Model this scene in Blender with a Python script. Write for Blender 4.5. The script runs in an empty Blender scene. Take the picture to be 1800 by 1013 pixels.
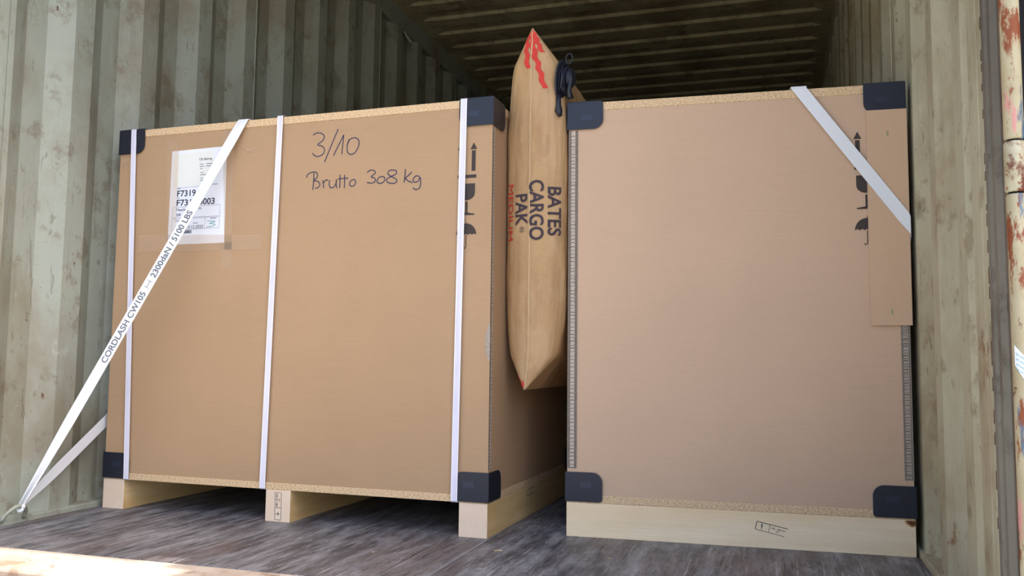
import bpy, bmesh, math, random
from mathutils import Vector, Matrix, noise
random.seed(7)
sc = bpy.context.scene
COL = sc.collection

# ------------------------------------------------------------------ camera
YAW, PIT, ROL = 0.3002, 0.0855, 0.0113
fwd = Vector((-math.sin(YAW)*math.cos(PIT), math.cos(YAW)*math.cos(PIT), math.sin(PIT)))
rgt = Vector((math.cos(YAW), math.sin(YAW), 0))
upv = rgt.cross(fwd)
r2 = rgt*math.cos(ROL) + upv*math.sin(ROL)
u2 = -rgt*math.sin(ROL) + upv*math.cos(ROL)
cd = bpy.data.cameras.new('camera')
cam = bpy.data.objects.new('camera', cd)
COL.objects.link(cam)
cd.sensor_width = 36.0
cd.lens = 1500.4/1800*36
cd.clip_start = 0.02
m3 = Matrix((r2, u2, -fwd)).transposed()
cam.matrix_world = Matrix.Translation((1.9981, -1.5395, 0.4555)) @ m3.to_4x4()
sc.camera = cam

# ------------------------------------------------------------------ sky and sun
SUN = Vector((-0.70, 0.0925, -1.0))                 # direction the sunlight travels
w = bpy.data.worlds.new('sky'); sc.world = w; w.use_nodes = True
nt = w.node_tree; bg = nt.nodes['Background']
sky = nt.nodes.new('ShaderNodeTexSky')
sky.sky_type = 'NISHITA'; sky.sun_disc = False
sky.sun_elevation = math.radians(54.8)
sky.sun_rotation = math.atan2(-SUN.x, -SUN.y)
sky.dust_density = 4.0; sky.air_density = 0.8; sky.ozone_density = 0.6
nt.links.new(sky.outputs[0], bg.inputs[0]); bg.inputs[1].default_value = 0.55
sd = bpy.data.lights.new('sun', 'SUN'); sd.energy = 6.0; sd.angle = 0.009; sd.color = (1, .95, .86)
so = bpy.data.objects.new('sun', sd); COL.objects.link(so)
so.rotation_euler = SUN.to_track_quat('-Z', 'Y').to_euler()
so.location = (3, -2, 6)
vs = sc.view_settings
vs.view_transform = 'Standard'; vs.look = 'None'; vs.gamma = 1.0; vs.use_curve_mapping = False
vs.exposure = 0.0

# ------------------------------------------------------------------ materials
def srgb(r, g, b):
    f = lambda c: (c/255/12.92) if c/255 <= .04045 else ((c/255+.055)/1.055)**2.4
    return (f(r), f(g), f(b), 1)
class MT:
    """small helper around a node material"""
    def __init__(s, name, rough=.6, metal=0, spec=.5):
        s.m = bpy.data.materials.new(name); s.m.use_nodes = True
        s.nt = s.m.node_tree; s.b = s.nt.nodes['Principled BSDF']
        s.b.inputs['Roughness'].default_value = rough
        s.b.inputs['Metallic'].default_value = metal
        s.b.inputs['Specular IOR Level'].default_value = spec
        s.tc = s.nt.nodes.new('ShaderNodeTexCoord').outputs['Object']
    def n(s, t): return s.nt.nodes.new(t)
    def l(s, a, b): s.nt.links.new(a, b)
    def mapping(s, scale, loc=(0,0,0), rot=(0,0,0)):
        n = s.n('ShaderNodeMapping'); n.inputs['Scale'].default_value = scale
        n.inputs['Location'].default_value = loc; n.inputs['Rotation'].default_value = rot
        s.l(s.tc, n.inputs['Vector']); return n.outputs[0]
    def noise(s, scale, detail=4, stretch=(1,1,1), loc=(0,0,0), rough=.6, dist=0):
        n = s.n('ShaderNodeTexNoise'); n.inputs['Scale'].default_value = scale
        n.inputs['Detail'].default_value = detail; n.inputs['Roughness'].default_value = rough
        n.inputs['Distortion'].default_value = dist
        s.l(s.mapping(stretch, loc), n.inputs['Vector']); return n.outputs[0]
    def ramp(s, fac, stops, interp='LINEAR'):
        n = s.n('ShaderNodeValToRGB'); e = n.color_ramp.elements; n.color_ramp.interpolation = interp
        while len(e) < len(stops): e.new(.5)
        for i, (p, c) in enumerate(stops):
            e[i].position = p
            e[i].color = c if len(c) == 4 else (*c, 1)
        s.l(fac, n.inputs[0]); return n.outputs[0]
    def val(s, fac, a, b):                                     # smooth 0..1 mask between a and b
        return s.ramp(fac, [(a, (0,0,0)), (b, (1,1,1))])
    def mix(s, fac, a, b, mode='MIX'):
        n = s.n('ShaderNodeMix'); n.data_type = 'RGBA'; n.blend_type = mode
        for sock, v in ((n.inputs[0], fac), (n.inputs[6], a), (n.inputs[7], b)):
            if isinstance(v, (int, float)): sock.default_value = v
            elif isinstance(v, tuple): sock.default_value = v if len(v) == 4 else (*v, 1)
            else: s.l(v, sock)
        return n.outputs[2]
    def mul(s, a, b):
        n = s.n('ShaderNodeMath'); n.operation = 'MULTIPLY'
        for sock, v in ((n.inputs[0], a), (n.inputs[1], b)):
            if isinstance(v, (int, float)): sock.default_value = v
            else: s.l(v, sock)
        return n.outputs[0]
    def color(s, c):
        if isinstance(c, tuple): s.b.inputs['Base Color'].default_value = c if len(c) == 4 else (*c, 1)
        else: s.l(c, s.b.inputs['Base Color'])
        return s
    def bump(s, h, strength=.3, dist=.002):
        n = s.n('ShaderNodeBump'); n.inputs['Strength'].default_value = strength
        n.inputs['Distance'].default_value = dist
        s.l(h, n.inputs['Height']); s.l(n.outputs[0], s.b.inputs['Normal']); return s

def paint_mat(name, base, dirt, grime=.5, rust=.5, rough=.55, streak=(9,9,.9)):
    t = MT(name, rough)
    c = t.mix(t.val(t.noise(1.7, 6, rough=.7), .35, .7), base, tuple(x*.84 for x in base[:3]))
    d2, d3 = tuple(x*.7 for x in dirt[:3]), tuple(x*.5 for x in dirt[:3])
    c = t.mix(t.mul(t.val(t.noise(2.6, 7, (1,1,.7), (3,1,7), .68), .47, .63), .85*grime), c, dirt)          # broad brown smudges
    c = t.mix(t.mul(t.val(t.noise(2.2, 6, streak, (1,5,2), .65), .55, .72), grime*.45), c, d2)             # runs
    c = t.mix(t.mul(t.val(t.noise(9, 6, (1,1,.8), (9,2,4), .7), .55, .63), .8*grime), c, d2)               # scuffs
    c = t.mix(t.mul(t.val(t.noise(15, 5, (1,2.2,.5), (2,2,4), .7, 1.5), .62, .66), .8*grime), c, d3)      # scratches
    c = t.mix(t.mul(t.val(t.noise(7, 8, (1,1,.6), (5,5,1), .75), .635, .68), rust), c, srgb(120, 74, 40))
    c = t.mix(t.mul(t.val(t.noise(28, 6, (1,1,.6), (2,8,3), .75), .645, .68), rust), c, srgb(86, 46, 28))
    c = t.mix(t.mul(t.val(t.noise(12, 5, (1,1.5,.7), (7,7,9), .7, 1), .64, .70), .45), c, tuple(min(1, x*1.35) for x in base[:3]))
    t.color(c).bump(t.noise(14, 5), .12, .004)
    return t.m

def card_mat(name, col, flute=1.0):
    t = MT(name, .82, spec=.25)
    c = t.mix(t.val(t.noise(2.2, 4), .35, .7), col, tuple(x*.92 for x in col[:3]))
    c = t.mix(t.mul(t.val(t.noise(380, 3, (1,1,.6)), .5, .75), .28), c, tuple(x*.7 for x in col[:3]))
    c = t.mix(t.mul(t.val(t.noise(9, 3, (.5,.5,26)), .45, .7), .16), c, tuple(min(1, x*1.14) for x in col[:3]))
    t.color(c).bump(t.noise(9, 2, (.4,.4,30)), .10*flute, .0015)
    return t.m

def chip_mat(name):
    t = MT(name, .85, spec=.2)
    c = t.ramp(t.noise(330, 4, (.5,.5,1.2), rough=.7), [(.30, srgb(150,116,80)), (.45, srgb(204,172,132)), (.6, srgb(228,204,168)), (.75, srgb(240,224,196))])
    c = t.mix(t.val(t.noise(190, 3, (.6,.6,1.4), (4,4,4)), .66, .72), c, srgb(96,68,44))
    t.color(c).bump(t.noise(240, 4), .5, .002)
    return t.m

def pine_mat(name, grain, ring_center=None, base=srgb(226,200,150), dark=srgb(196,160,104)):
    """grain: stretch vector of the long grain; ring_center set for sawn ends"""
    t = MT(name, .7, spec=.3)
    c = t.mix(t.val(t.noise(3, 4, grain), .35, .7), base, dark)
    wv = t.n('ShaderNodeTexWave'); wv.wave_type = 'BANDS'; wv.bands_direction = 'Z'
    wv.inputs['Scale'].default_value = 26; wv.inputs['Distortion'].default_value = 7
    wv.inputs['Detail'].default_value = 2; wv.inputs['Detail Scale'].default_value = .7
    t.l(t.mapping(grain), wv.inputs['Vector'])
    c = t.mix(t.mul(t.val(wv.outputs[0], .55, .95), .42), c, dark)
    c = t.mix(t.mul(t.val(t.noise(5, 4, grain, (3,3,3)), .62, .8), .5), c, srgb(170,140,110))
    t.color(c).bump(t.noise(60, 3, grain), .15, .001)
    return t.m

def endgrain_mat(name, cx, cz):
    t = MT(name, .8, spec=.2)
    wv = t.n('ShaderNodeTexWave'); wv.wave_type = 'RINGS'; wv.rings_direction = 'Y'
    wv.inputs['Scale'].default_value = 95; wv.inputs['Distortion'].default_value = 2.4
    wv.inputs['Detail'].default_value = 2; wv.inputs['Detail Scale'].default_value = .5
    t.l(t.mapping((1,.001,1), (-cx, 0, -cz)), wv.inputs['Vector'])
    c = t.mix(t.mul(t.val(wv.outputs[0], .5, .95), .55), srgb(240,220,196), srgb(186,136,98))
    c = t.mix(t.mul(t.val(t.noise(30, 4), .45, .7), .35), c, srgb(236,222,204))
    t.color(c).bump(t.noise(160, 3), .25, .001)
    return t.m

def plain(name, col, rough=.6, var=.12, scale=30, spec=.5, bumps=0., metal=0):
    t = MT(name, rough, metal, spec)
    t.color(t.mix(t.mul(t.val(t.noise(scale, 4), .35, .7), 1.0), col, tuple(x*(1-var) for x in col[:3])))
    if bumps: t.bump(t.noise(scale*4, 3), bumps, .001)
    return t.m

GREEN = srgb(163, 170, 157)
M = {}
M['paint'] = paint_mat('pale_green_painted_steel', GREEN, srgb(128,110,84), .6, .9)
M['paint_right'] = paint_mat('pale_cream_painted_steel', srgb(182,178,152), srgb(134,108,74), .65, .85)
M['roof'] = paint_mat('dusty_painted_steel', srgb(178,170,132), srgb(116,98,70), .7, .8, streak=(.8,9,9))
M['greypaint'] = paint_mat('grey_worn_steel', srgb(120,117,106), srgb(84,76,66), .7, .6, streak=(14,14,.6))
M['rusty'] = paint_mat('rusty_steel', srgb(112,94,78), srgb(70,46,34), .9, 1.0)
M['doorshade'] = plain('door_shade_black', srgb(22,20,20), .8, .4, 4)  # near-black stands in for the shade on the open right leaf
M['seal_shade'] = plain('black_seal_and_shade', srgb(22,22,24), .8)  # rubber seals, gaps, and the strip of painted shade on the post
M['card'] = card_mat('kraft_cardboard', srgb(180,149,116))
M['card_right'] = card_mat('kraft_cardboard_pinkish', srgb(203,173,146))
M['card_protect'] = card_mat('kraft_cardboard_angle', srgb(203,172,142), .3)
M['card_edge'] = plain('grey_paper_edge', srgb(176,164,150), .9, .2, 90)
M['card_light'] = plain('pale_paper_flute', srgb(196,182,168), .9, .15, 90)
M['card_hole'] = plain('dark_flute_hollow', srgb(84,72,60), .95, .3, 90)
M['chip'] = chip_mat('chipboard_edge')
M['pine'] = pine_mat('sawn_pine', (6,.5,6))
M['pine_x'] = pine_mat('sawn_pine_lengthwise', (.3,2.6,2.6), base=srgb(252,234,202), dark=srgb(226,194,148))
M['cap'] = plain('navy_black_plastic', srgb(30,34,48), .42, .15, 8, .5, .05)
M['cap_mark'] = plain('navy_plastic_emboss', srgb(38,45,64), .35, .1, 20)
M['ink_blue'] = plain('blue_black_marker', srgb(52,50,84), .6, .2, 60)
M['ink_black'] = plain('black_print', srgb(66,58,54), .8, .25, 260)
M['ink_grey'] = plain('grey_print', srgb(128,132,150), .8)
M['ink_dark'] = plain('dark_label_print', srgb(40,42,66), .7)
M['ink_teal'] = plain('teal_pen', srgb(40,150,150), .6)
M['ink_red'] = plain('red_print', srgb(208,58,46), .75, .15, 90)
M['ink_bag'] = plain('dark_violet_print', srgb(66,54,62), .8, .15, 200)
M['ink_stamp'] = plain('green_black_stamp', srgb(62,74,80), .8, .3, 300)
M['ink_strap'] = plain('grey_woven_print', srgb(108,114,122), .8, .2, 300)
M['paper'] = plain('white_label_paper', srgb(232,236,246), .55, .03, 8)
M['cream'] = plain('cream_paper', srgb(230,232,228), .55, .03, 8)
t = MT('white_woven_webbing', .75, spec=.3)
t.color(t.mix(t.mul(t.val(t.noise(420, 2), .4, .7), .3), srgb(230,234,238), srgb(206,210,216))).bump(t.noise(500, 2), .25, .0008)
M['strap'] = t.m
t = MT('lavender_white_band', .38, spec=.5)
t.color(t.mix(t.val(t.noise(60, 3, (1,1,.1)), .4, .7), srgb(226,224,240), srgb(212,210,230)))
M['band'] = t.m
M['band_edge'] = plain('white_band_edge', srgb(240,240,246), .4, .03)
# kraft paper of the bag
t = MT('wrinkled_kraft_paper', .62, spec=.35)
c = t.mix(t.val(t.noise(6, 5), .35, .7), srgb(190,156,112), srgb(174,138,96))
c = t.mix(t.mul(t.val(t.noise(240, 3), .45, .75), .2), c, srgb(140,106,70))
c = t.mix(t.mul(t.val(t.noise(11, 4, (1,1,.4), (3,1,2)), .50, .58), .30), c, srgb(204,172,134))
c = t.mix(t.mul(t.val(t.noise(8, 5, (1.4,1.4,.5), (6,2,2)), .56, .60), .35), c, srgb(160,124,84))
t.color(c)
v = t.n('ShaderNodeTexVoronoi'); v.feature = 'DISTANCE_TO_EDGE'; v.inputs['Scale'].default_value = 11
t.l(t.mapping((1,1,.6)), v.inputs['Vector'])
t.bump(t.mix(.6, t.noise(13, 4, (1,1,.5), dist=.6), v.outputs[0]), .65, .010)
M['kraft'] = t.m
M['kraft_seam'] = plain('pale_kraft_seam', srgb(214,184,142), .6, .15, 40)
# clear tape
t = MT('clear_tape', .18, spec=.6)
t.color(srgb(226,200,170)); t.b.inputs['Alpha'].default_value = .15
M['tape'] = t.m
# floor
t = MT('worn_dark_plywood', .5, spec=.45)
c = t.ramp(t.noise(3.0, 9, (7,1.5,1), rough=.72), [(.28, srgb(44,44,48)), (.45, srgb(94,94,98)), (.58, srgb(132,133,138)), (.78, srgb(172,173,176))])
c = t.mix(t.mul(t.val(t.noise(1.8, 6, (2,1,1), (4,2,0), .7), .47, .64), .5), c, srgb(104,84,78))
c = t.mix(t.mul(t.val(t.noise(4, 8, (11,1.2,1), (3,3,0), .72), .53, .64), .75), c, srgb(38,37,48))
c = t.mix(t.mul(t.val(t.noise(4, 7, (22,.7,1), (1,9,0), .72), .58, .63), .7), c, srgb(172,168,170))
c = t.mix(t.mul(t.val(t.noise(7, 6, (24,.6,1), (6,3,0), .7), .595, .625), .8), c, srgb(24,22,26))
c = t.mix(t.mul(t.val(t.noise(5, 7, (2,1,1), (8,3,0), .75), .585, .65), .55), c, srgb(150,149,156))
c = t.mix(t.mul(t.val(t.noise(55, 5, (1,.5,1), rough=.7), .65, .69), .7), c, srgb(188,184,182))
t.color(c).bump(t.noise(8, 6, (8,.8,1)), .2, .002)
M['floor'] = t.m
M['scuff'] = plain('scuffed_steel_strip', srgb(150,154,164), .45, .35, 18, metal=.3)
M['sill'] = paint_mat('worn_sill_steel', srgb(210,196,180), srgb(160,120,92), .7, .8)
t = MT('pale_concrete_yard', .9)
t.color(t.mix(t.val(t.noise(.8, 6), .35, .7), srgb(184,180,172), srgb(160,156,150)))
M['yard'] = t.m
# hinge tube: cream paint with rust and torn smears of blue and pink paint
t = MT('cream_rusted_tube_paint', .6)
c = t.mix(t.val(t.noise(8, 4), .4, .7), srgb(176,168,138), srgb(156,140,104))
c = t.mix(t.val(t.noise(14, 5, (2,2,.35), (3,3,1)), .60, .63), c, srgb(84,106,124))
c = t.mix(t.val(t.noise(15, 5, (2,2,.35), (7,1,4)), .62, .65), c, srgb(196,138,130))
c = t.mix(t.val(t.noise(16, 7, (1.5,1.5,.5), (1,6,2), .72), .53, .58), c, srgb(128,66,32))
c = t.mix(t.val(t.noise(40, 6, (1,1,.5), (1,2,8), .7), .62, .66), c, srgb(84,44,26))
t.color(c).bump(t.noise(40, 5), .3, .002)
M['tube'] = t.m
t = MT('cream_hinge_paint', .55)
c = t.mix(t.val(t.noise(30, 5), .4, .7), srgb(180,176,150), srgb(160,148,116))
c = t.mix(t.val(t.noise(26, 7, (1,1,.7), (2.2,5,3), .7), .50, .57), c, srgb(104,52,30))
c = t.mix(t.val(t.noise(90, 6, (1,1,.6), (4,4,4), .7), .60, .65), c, srgb(126,74,40))
M['barrel'] = t.color(c).bump(t.noise(70, 5), .3, .002).m

# ------------------------------------------------------------------ mesh helpers
class B:
    def __init__(s): s.bm = bmesh.new()
    def face(s, pts):
        try: return s.bm.faces.new([s.bm.verts.new(p) for p in pts])
        except ValueError: return None
    def box(s, x0, x1, y0, y1, z0, z1):
        v = [s.bm.verts.new(p) for p in ((x0,y0,z0),(x1,y0,z0),(x1,y1,z0),(x0,y1,z0),(x0,y0,z1),(x1,y0,z1),(x1,y1,z1),(x0,y1,z1))]
        for f in ((0,3,2,1),(4,5,6,7),(0,1,5,4),(1,2,6,5),(2,3,7,6),(3,0,4,7)): s.bm.faces.new([v[i] for i in f])
        return s
    def prism(s, pts, off):
        off = Vector(off)
        a = [s.bm.verts.new(p) for p in pts]; b = [s.bm.verts.new(Vector(p)+off) for p in pts]
        s.bm.faces.new(a); s.bm.faces.new(b[::-1]); n = len(pts)
        for i in range(n): s.bm.faces.new((a[i], b[i], b[(i+1) % n], a[(i+1) % n]))
        return s
    def loft(s, rings, closed=True, caps=False):
        vv = [[s.bm.verts.new(p) for p in r] for r in rings]
        for a, b in zip(vv, vv[1:]):
            n = len(a)
            for i in range(n if closed else n-1):
                s.bm.faces.new((a[i], a[(i+1) % n], b[(i+1) % n], b[i]))
        if caps: s.bm.faces.new(vv[0][::-1]); s.bm.faces.new(vv[-1])
        return s
    def tube(s, path, r, n=8, caps=True):
        path = [Vector(p) for p in path]; rings = []
        ref = Vector((.31, .52, .8))
        for i, p in enumerate(path):
            d = (path[min(i+1, len(path)-1)] - path[max(i-1, 0)]).normalized()
            a = d.cross(ref).normalized(); b = d.cross(a)
            rr = r[i] if isinstance(r, (list, tuple)) else r
            rings.append([p + (a*math.cos(2*math.pi*k/n) + b*math.sin(2*math.pi*k/n))*rr for k in range(n)])
        return s.loft(rings, True, caps)
    def ribbon(s, path, wid, nrm, th):
        """flat strap: path points, width vectors (per point), normal vectors, thickness"""
        rings = []
        for p, wv, nv in zip(path, wid, nrm):
            p, wv, nv = Vector(p), Vector(wv), Vector(nv)
            rings.append([p-wv/2, p+wv/2, p+wv/2+nv*th, p-wv/2+nv*th])
        return s.loft(rings, True, True)
    def stroke(s, pts, wdt, f):
        """flat pen line through 2-D points, f maps 2-D to 3-D"""
        pts = smooth2(pts)
        L, R = [], []
        for i, p in enumerate(pts):
            a = pts[max(i-1, 0)]; b = pts[min(i+1, len(pts)-1)]
            dx, dy = b[0]-a[0], b[1]-a[1]; d = math.hypot(dx, dy) or 1
            L.append((p[0]-dy/d*wdt/2, p[1]+dx/d*wdt/2)); R.append((p[0]+dy/d*wdt/2, p[1]-dx/d*wdt/2))
        vl = [s.bm.verts.new(f(*q)) for q in L]; vr = [s.bm.verts.new(f(*q)) for q in R]
        for i in range(len(pts)-1): s.bm.faces.new((vl[i], vl[i+1], vr[i+1], vr[i]))
        return s
    def poly(s, pts, f):
        s.bm.faces.new([s.bm.verts.new(f(*p)) for p in pts]); return s
    def text(s, body, box, f, bold=0., rot=False, cuts=0):
        """printed lettering fitted into box (u0,v0,u1,v1); rot = reading downwards"""
        cu = bpy.data.curves.new('t', 'FONT'); cu.body = body; cu.offset = bold; cu.resolution_u = 4
        ob = bpy.data.objects.new('t', cu); COL.objects.link(ob)
        me = bpy.data.meshes.new_from_object(ob)
        bpy.data.objects.remove(ob); bpy.data.curves.remove(cu)
        xs = [v.co.x for v in me.vertices]; ys = [v.co.y for v in me.vertices]
        x0, x1, y0, y1 = min(xs), max(xs), min(ys), max(ys)
        u0, v0, u1, v1 = box
        tb = bmesh.new(); tb.from_mesh(me); bpy.data.meshes.remove(me)
        if cuts: bmesh.ops.subdivide_edges(tb, edges=tb.edges[:], cuts=cuts, use_grid_fill=True)
        mp = {}
        for v in tb.verts:
            a, b = (v.co.x-x0)/(x1-x0), (v.co.y-y0)/(y1-y0)
            q = (u0+(u1-u0)*b, v1-(v1-v0)*a) if rot else (u0+(u1-u0)*a, v0+(v1-v0)*b)
            mp[v] = s.bm.verts.new(f(*q))
        for fc in tb.faces:
            try: s.bm.faces.new([mp[v] for v in fc.verts])
            except ValueError: pass
        tb.free(); return s
    def build(s, name, mat, parent=None, bevel=0, smooth=False, fix=True):
        if fix: bmesh.ops.recalc_face_normals(s.bm, faces=s.bm.faces)
        me = bpy.data.meshes.new(name); s.bm.to_mesh(me); s.bm.free()
        for mm in (mat if isinstance(mat, list) else [mat]): me.materials.append(M[mm])
        if smooth:
            for p in me.polygons: p.use_smooth = True
        o = bpy.data.objects.new(name, me); COL.objects.link(o)
        if parent: o.parent = parent
        if bevel:
            md = o.modifiers.new('bevel', 'BEVEL'); md.width = bevel; md.segments = 2; md.limit_method = 'ANGLE'
        return o
def smooth2(p, k=4):
    if len(p) < 3: return list(p)
    out = []
    for i in range(len(p)-1):
        a, b, c, d = p[max(i-1,0)], p[i], p[i+1], p[min(i+2, len(p)-1)]
        for j in range(k):
            t = j/k
            out.append(tuple(.5*(2*b[n] + (c[n]-a[n])*t + (2*a[n]-5*b[n]+4*c[n]-d[n])*t*t + (-a[n]+3*b[n]-3*c[n]+d[n])*t**3) for n in (0,1)))
    out.append(p[-1]); return out
def rounded(x0, y0, x1, y1, radii, n=6):
    """rectangle with a radius for each corner: (x0,y0),(x1,y0),(x1,y1),(x0,y1)"""
    pts = []
    for (cx, cy, sx, sy, a0), r in zip(((x0,y0,1,1,180),(x1,y0,-1,1,270),(x1,y1,-1,-1,0),(x0,y1,1,-1,90)), radii):
        if r <= 0: pts.append((cx, cy)); continue
        for k in range(n+1):
            a = math.radians(a0 + 90*k/n); pts.append((cx+sx*r+r*math.cos(a), cy+sy*r+r*math.sin(a)))
    return pts
def empty(name, loc, rz=0):
    o = bpy.data.objects.new(name, None); COL.objects.link(o); o.location = loc; o.rotation_euler = (0,0,rz)
    o.empty_display_size = .1; return o
def tag(o, label=None, cat=None, group=None, kind=None):
    for k, v in (('label', label), ('category', cat), ('group', group), ('kind', kind)):
        if v: o[k] = v
    return o
def struct(o, label=None): return tag(o, label, None, None, 'structure')

# pen strokes of the handwriting on the left crate, metres across / up its front
HAND=[[(0.6900,1.0976),(0.7013,1.1026),(0.7163,1.1014),(0.7270,1.0918),(0.7220,1.0789),(0.7060,1.0689),(0.7200,1.0635),(0.7288,1.0541),(0.7258,1.0411),(0.7112,1.0341),(0.6987,1.0363),(0.6899,1.0448)],[(0.7716,1.1091),(0.7520,1.0657),(0.7305,1.0165)],[(0.7590,1.0331),(0.7742,1.0619),(0.7903,1.0914)],[(0.7903,1.0914),(0.7878,1.0631),(0.7857,1.0348)],[(0.8077,1.0770),(0.8020,1.0577),(0.8040,1.0401),(0.8163,1.0323),(0.8305,1.0405),(0.8395,1.0594),(0.8377,1.0726),(0.8269,1.0799),(0.8149,1.0786),(0.8078,1.0739),(0.8033,1.0620)],[(0.6970,0.9865),(0.6968,0.9636),(0.6947,0.9373)],[(0.6735,0.9737),(0.6757,0.9824),(0.6879,0.9883),(0.7028,0.9887),(0.7091,0.9804),(0.7059,0.9710),(0.6963,0.9645),(0.7087,0.9620),(0.7174,0.9536),(0.7133,0.9442),(0.7020,0.9413)],[(0.7259,0.9641),(0.7288,0.9530),(0.7302,0.9406)],[(0.7287,0.9552),(0.7358,0.9635),(0.7442,0.9617)],[(0.7491,0.9627),(0.7475,0.9497),(0.7527,0.9407),(0.7634,0.9423),(0.7694,0.9529),(0.7705,0.9637)],[(0.7705,0.9637),(0.7705,0.9506),(0.7733,0.9383)],[(0.7818,0.9761),(0.7825,0.9543),(0.7816,0.9383)],[(0.7964,0.9752),(0.7971,0.9535),(0.7966,0.9374)],[(0.7749,0.9643),(0.7918,0.9651),(0.8088,0.9649)],[(0.8186,0.9587),(0.8131,0.9504),(0.8167,0.9420),(0.8263,0.9423),(0.8322,0.9515),(0.8282,0.9595),(0.8186,0.9587)],[(0.8672,0.9775),(0.8775,0.9833),(0.8894,0.9817),(0.8929,0.9738),(0.8804,0.9651),(0.8914,0.9601),(0.8935,0.9514),(0.8833,0.9464),(0.8680,0.9494)],[(0.9064,0.9622),(0.8996,0.9541),(0.9021,0.9462),(0.9139,0.9447),(0.9230,0.9527),(0.9195,0.9628),(0.9064,0.9622)],[(0.9526,0.9787),(0.9387,0.9795),(0.9319,0.9714),(0.9414,0.9623),(0.9556,0.9551),(0.9604,0.9463),(0.9489,0.9419),(0.9326,0.9458),(0.9291,0.9545),(0.9415,0.9615),(0.9566,0.9678),(0.9583,0.9762),(0.9526,0.9795)],[(0.9859,0.9800),(0.9845,0.9598),(0.9822,0.9421)],[(1.0058,0.9712),(0.9923,0.9593),(0.9833,0.9535)],[(0.9846,0.9547),(0.9949,0.9465),(1.0079,0.9407)],[(1.0289,0.9571),(1.0175,0.9587),(1.0095,0.9498),(1.0133,0.9420),(1.0247,0.9439),(1.0303,0.9550),(1.0325,0.9401),(1.0296,0.9255),(1.0184,0.9207),(1.0100,0.9266)],]
STRAP_T = (0.432, 0.921)

# ------------------------------------------------------------------ the container
W, H, LEN = 2.328, 2.4316, 5.85
P = 0.2804                                                   # pitch of the wall corrugation
YARD = -1.3
def wall_profile(y_in, ya, yb, depth):
    """(y, inset) points of the folded steel sheet; y_in = start of one inner flat"""
    pts = []
    k = math.floor((ya-y_in)/P) - 1
    while y_in + k*P < yb + P:
        s = y_in + k*P
        pts += [(s, 0), (s+.072, 0), (s+.1406, depth), (s+.2118, depth)]
        k += 1
    def at(y):
        for (a, da), (b, db) in zip(pts, pts[1:]):
            if a <= y <= b: return da + (db-da)*(y-a)/(b-a)
    return [(ya, at(ya))] + [q for q in pts if ya+1e-4 < q[0] < yb-1e-4] + [(yb, at(yb))]
ZT = 2.325
def wall(name, side, y_in, seams, mat, label):
    sgn = -1 if side == 'left' else 1
    x0 = 0 if side == 'left' else W
    b = B()                                                   # top and bottom rails carry the sheets
    b.box(*sorted((x0, x0+sgn*.08)), -.02, LEN, ZT, H+.06)
    b.box(*sorted((x0-sgn*.010, x0+sgn*.08)), -.02, LEN, -.06, .016)
    root = b.build(name, mat, None, .004)
    struct(root, label); root['category'] = 'wall'
    for ya, yb in zip(seams, seams[1:]):
        pr = wall_profile(y_in, ya, yb, .036)
        b = B()
        lo = [(x0+sgn*d, y, .016) for y, d in pr]; hi = [(x0+sgn*d, y, ZT) for y, d in pr]
        lo2 = [(x0+sgn*(d+.004), y, .016) for y, d in pr]; hi2 = [(x0+sgn*(d+.004), y, ZT) for y, d in pr]
        b.loft([lo+lo2[::-1], hi+hi2[::-1]], True, False)
        b.build('wall_sheet', mat, root)
        if yb < LEN-.1:
            wb = B(); wb.tube([(x0+sgn*.001, yb, .02), (x0+sgn*.001, yb, ZT)], .0035, 6); wb.build('weld_seam', mat, root)
    return root
wl = wall('wall_left', 'left', .731, [.225] + [.803+P*k for k in (2, 6, 10, 14)] + [LEN], 'paint',
          'pale green corrugated steel wall with brown scuffs, left of the crates')
wr = wall('wall_right', 'right', .435, [.10] + [.507+P*k for k in (2, 6, 10, 14)] + [LEN], 'paint_right',
          'cream corrugated steel wall with rust spots, right of the crates')
wb_ = B().box(-.08, W+.08, LEN, LEN+.05, -.06, H+.06).build('wall_back', 'paint')
struct(wb_, 'dark steel wall at the far end of the container'); wb_['category'] = 'wall'

# roof: transverse corrugation that flattens out at both long edges
RP, R0 = 0.2205, 0.074
roof = B().box(-.08, W+.08, -.02, LEN+.05, H+.05, H+.06).build('ceiling', 'roof')
struct(roof, 'dark ribbed steel roof of the container seen from below'); roof['category'] = 'ceiling'
xs = [(-.0, 0), (.055, 0), (.10, 1), (W-.10, 1), (W-.055, 0), (W, 0)]
n_rib = int((LEN-R0)/RP) + 1
for k0 in range(-1, n_rib, 5):
    ys = []
    for k in range(k0, min(k0+5, n_rib)):
        s = R0 + k*RP
        ys += [(s, 0), (s+.100, 0), (s+.115, .015), (s+.2055, .015)]
    ys.append((R0 + min(k0+5, n_rib)*RP, 0))
    b = B()
    b.loft([[(x, y, H+d*f) for y, d in ys] for x, f in xs], False)
    b.build('roof_sheet', 'roof', roof)

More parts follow.
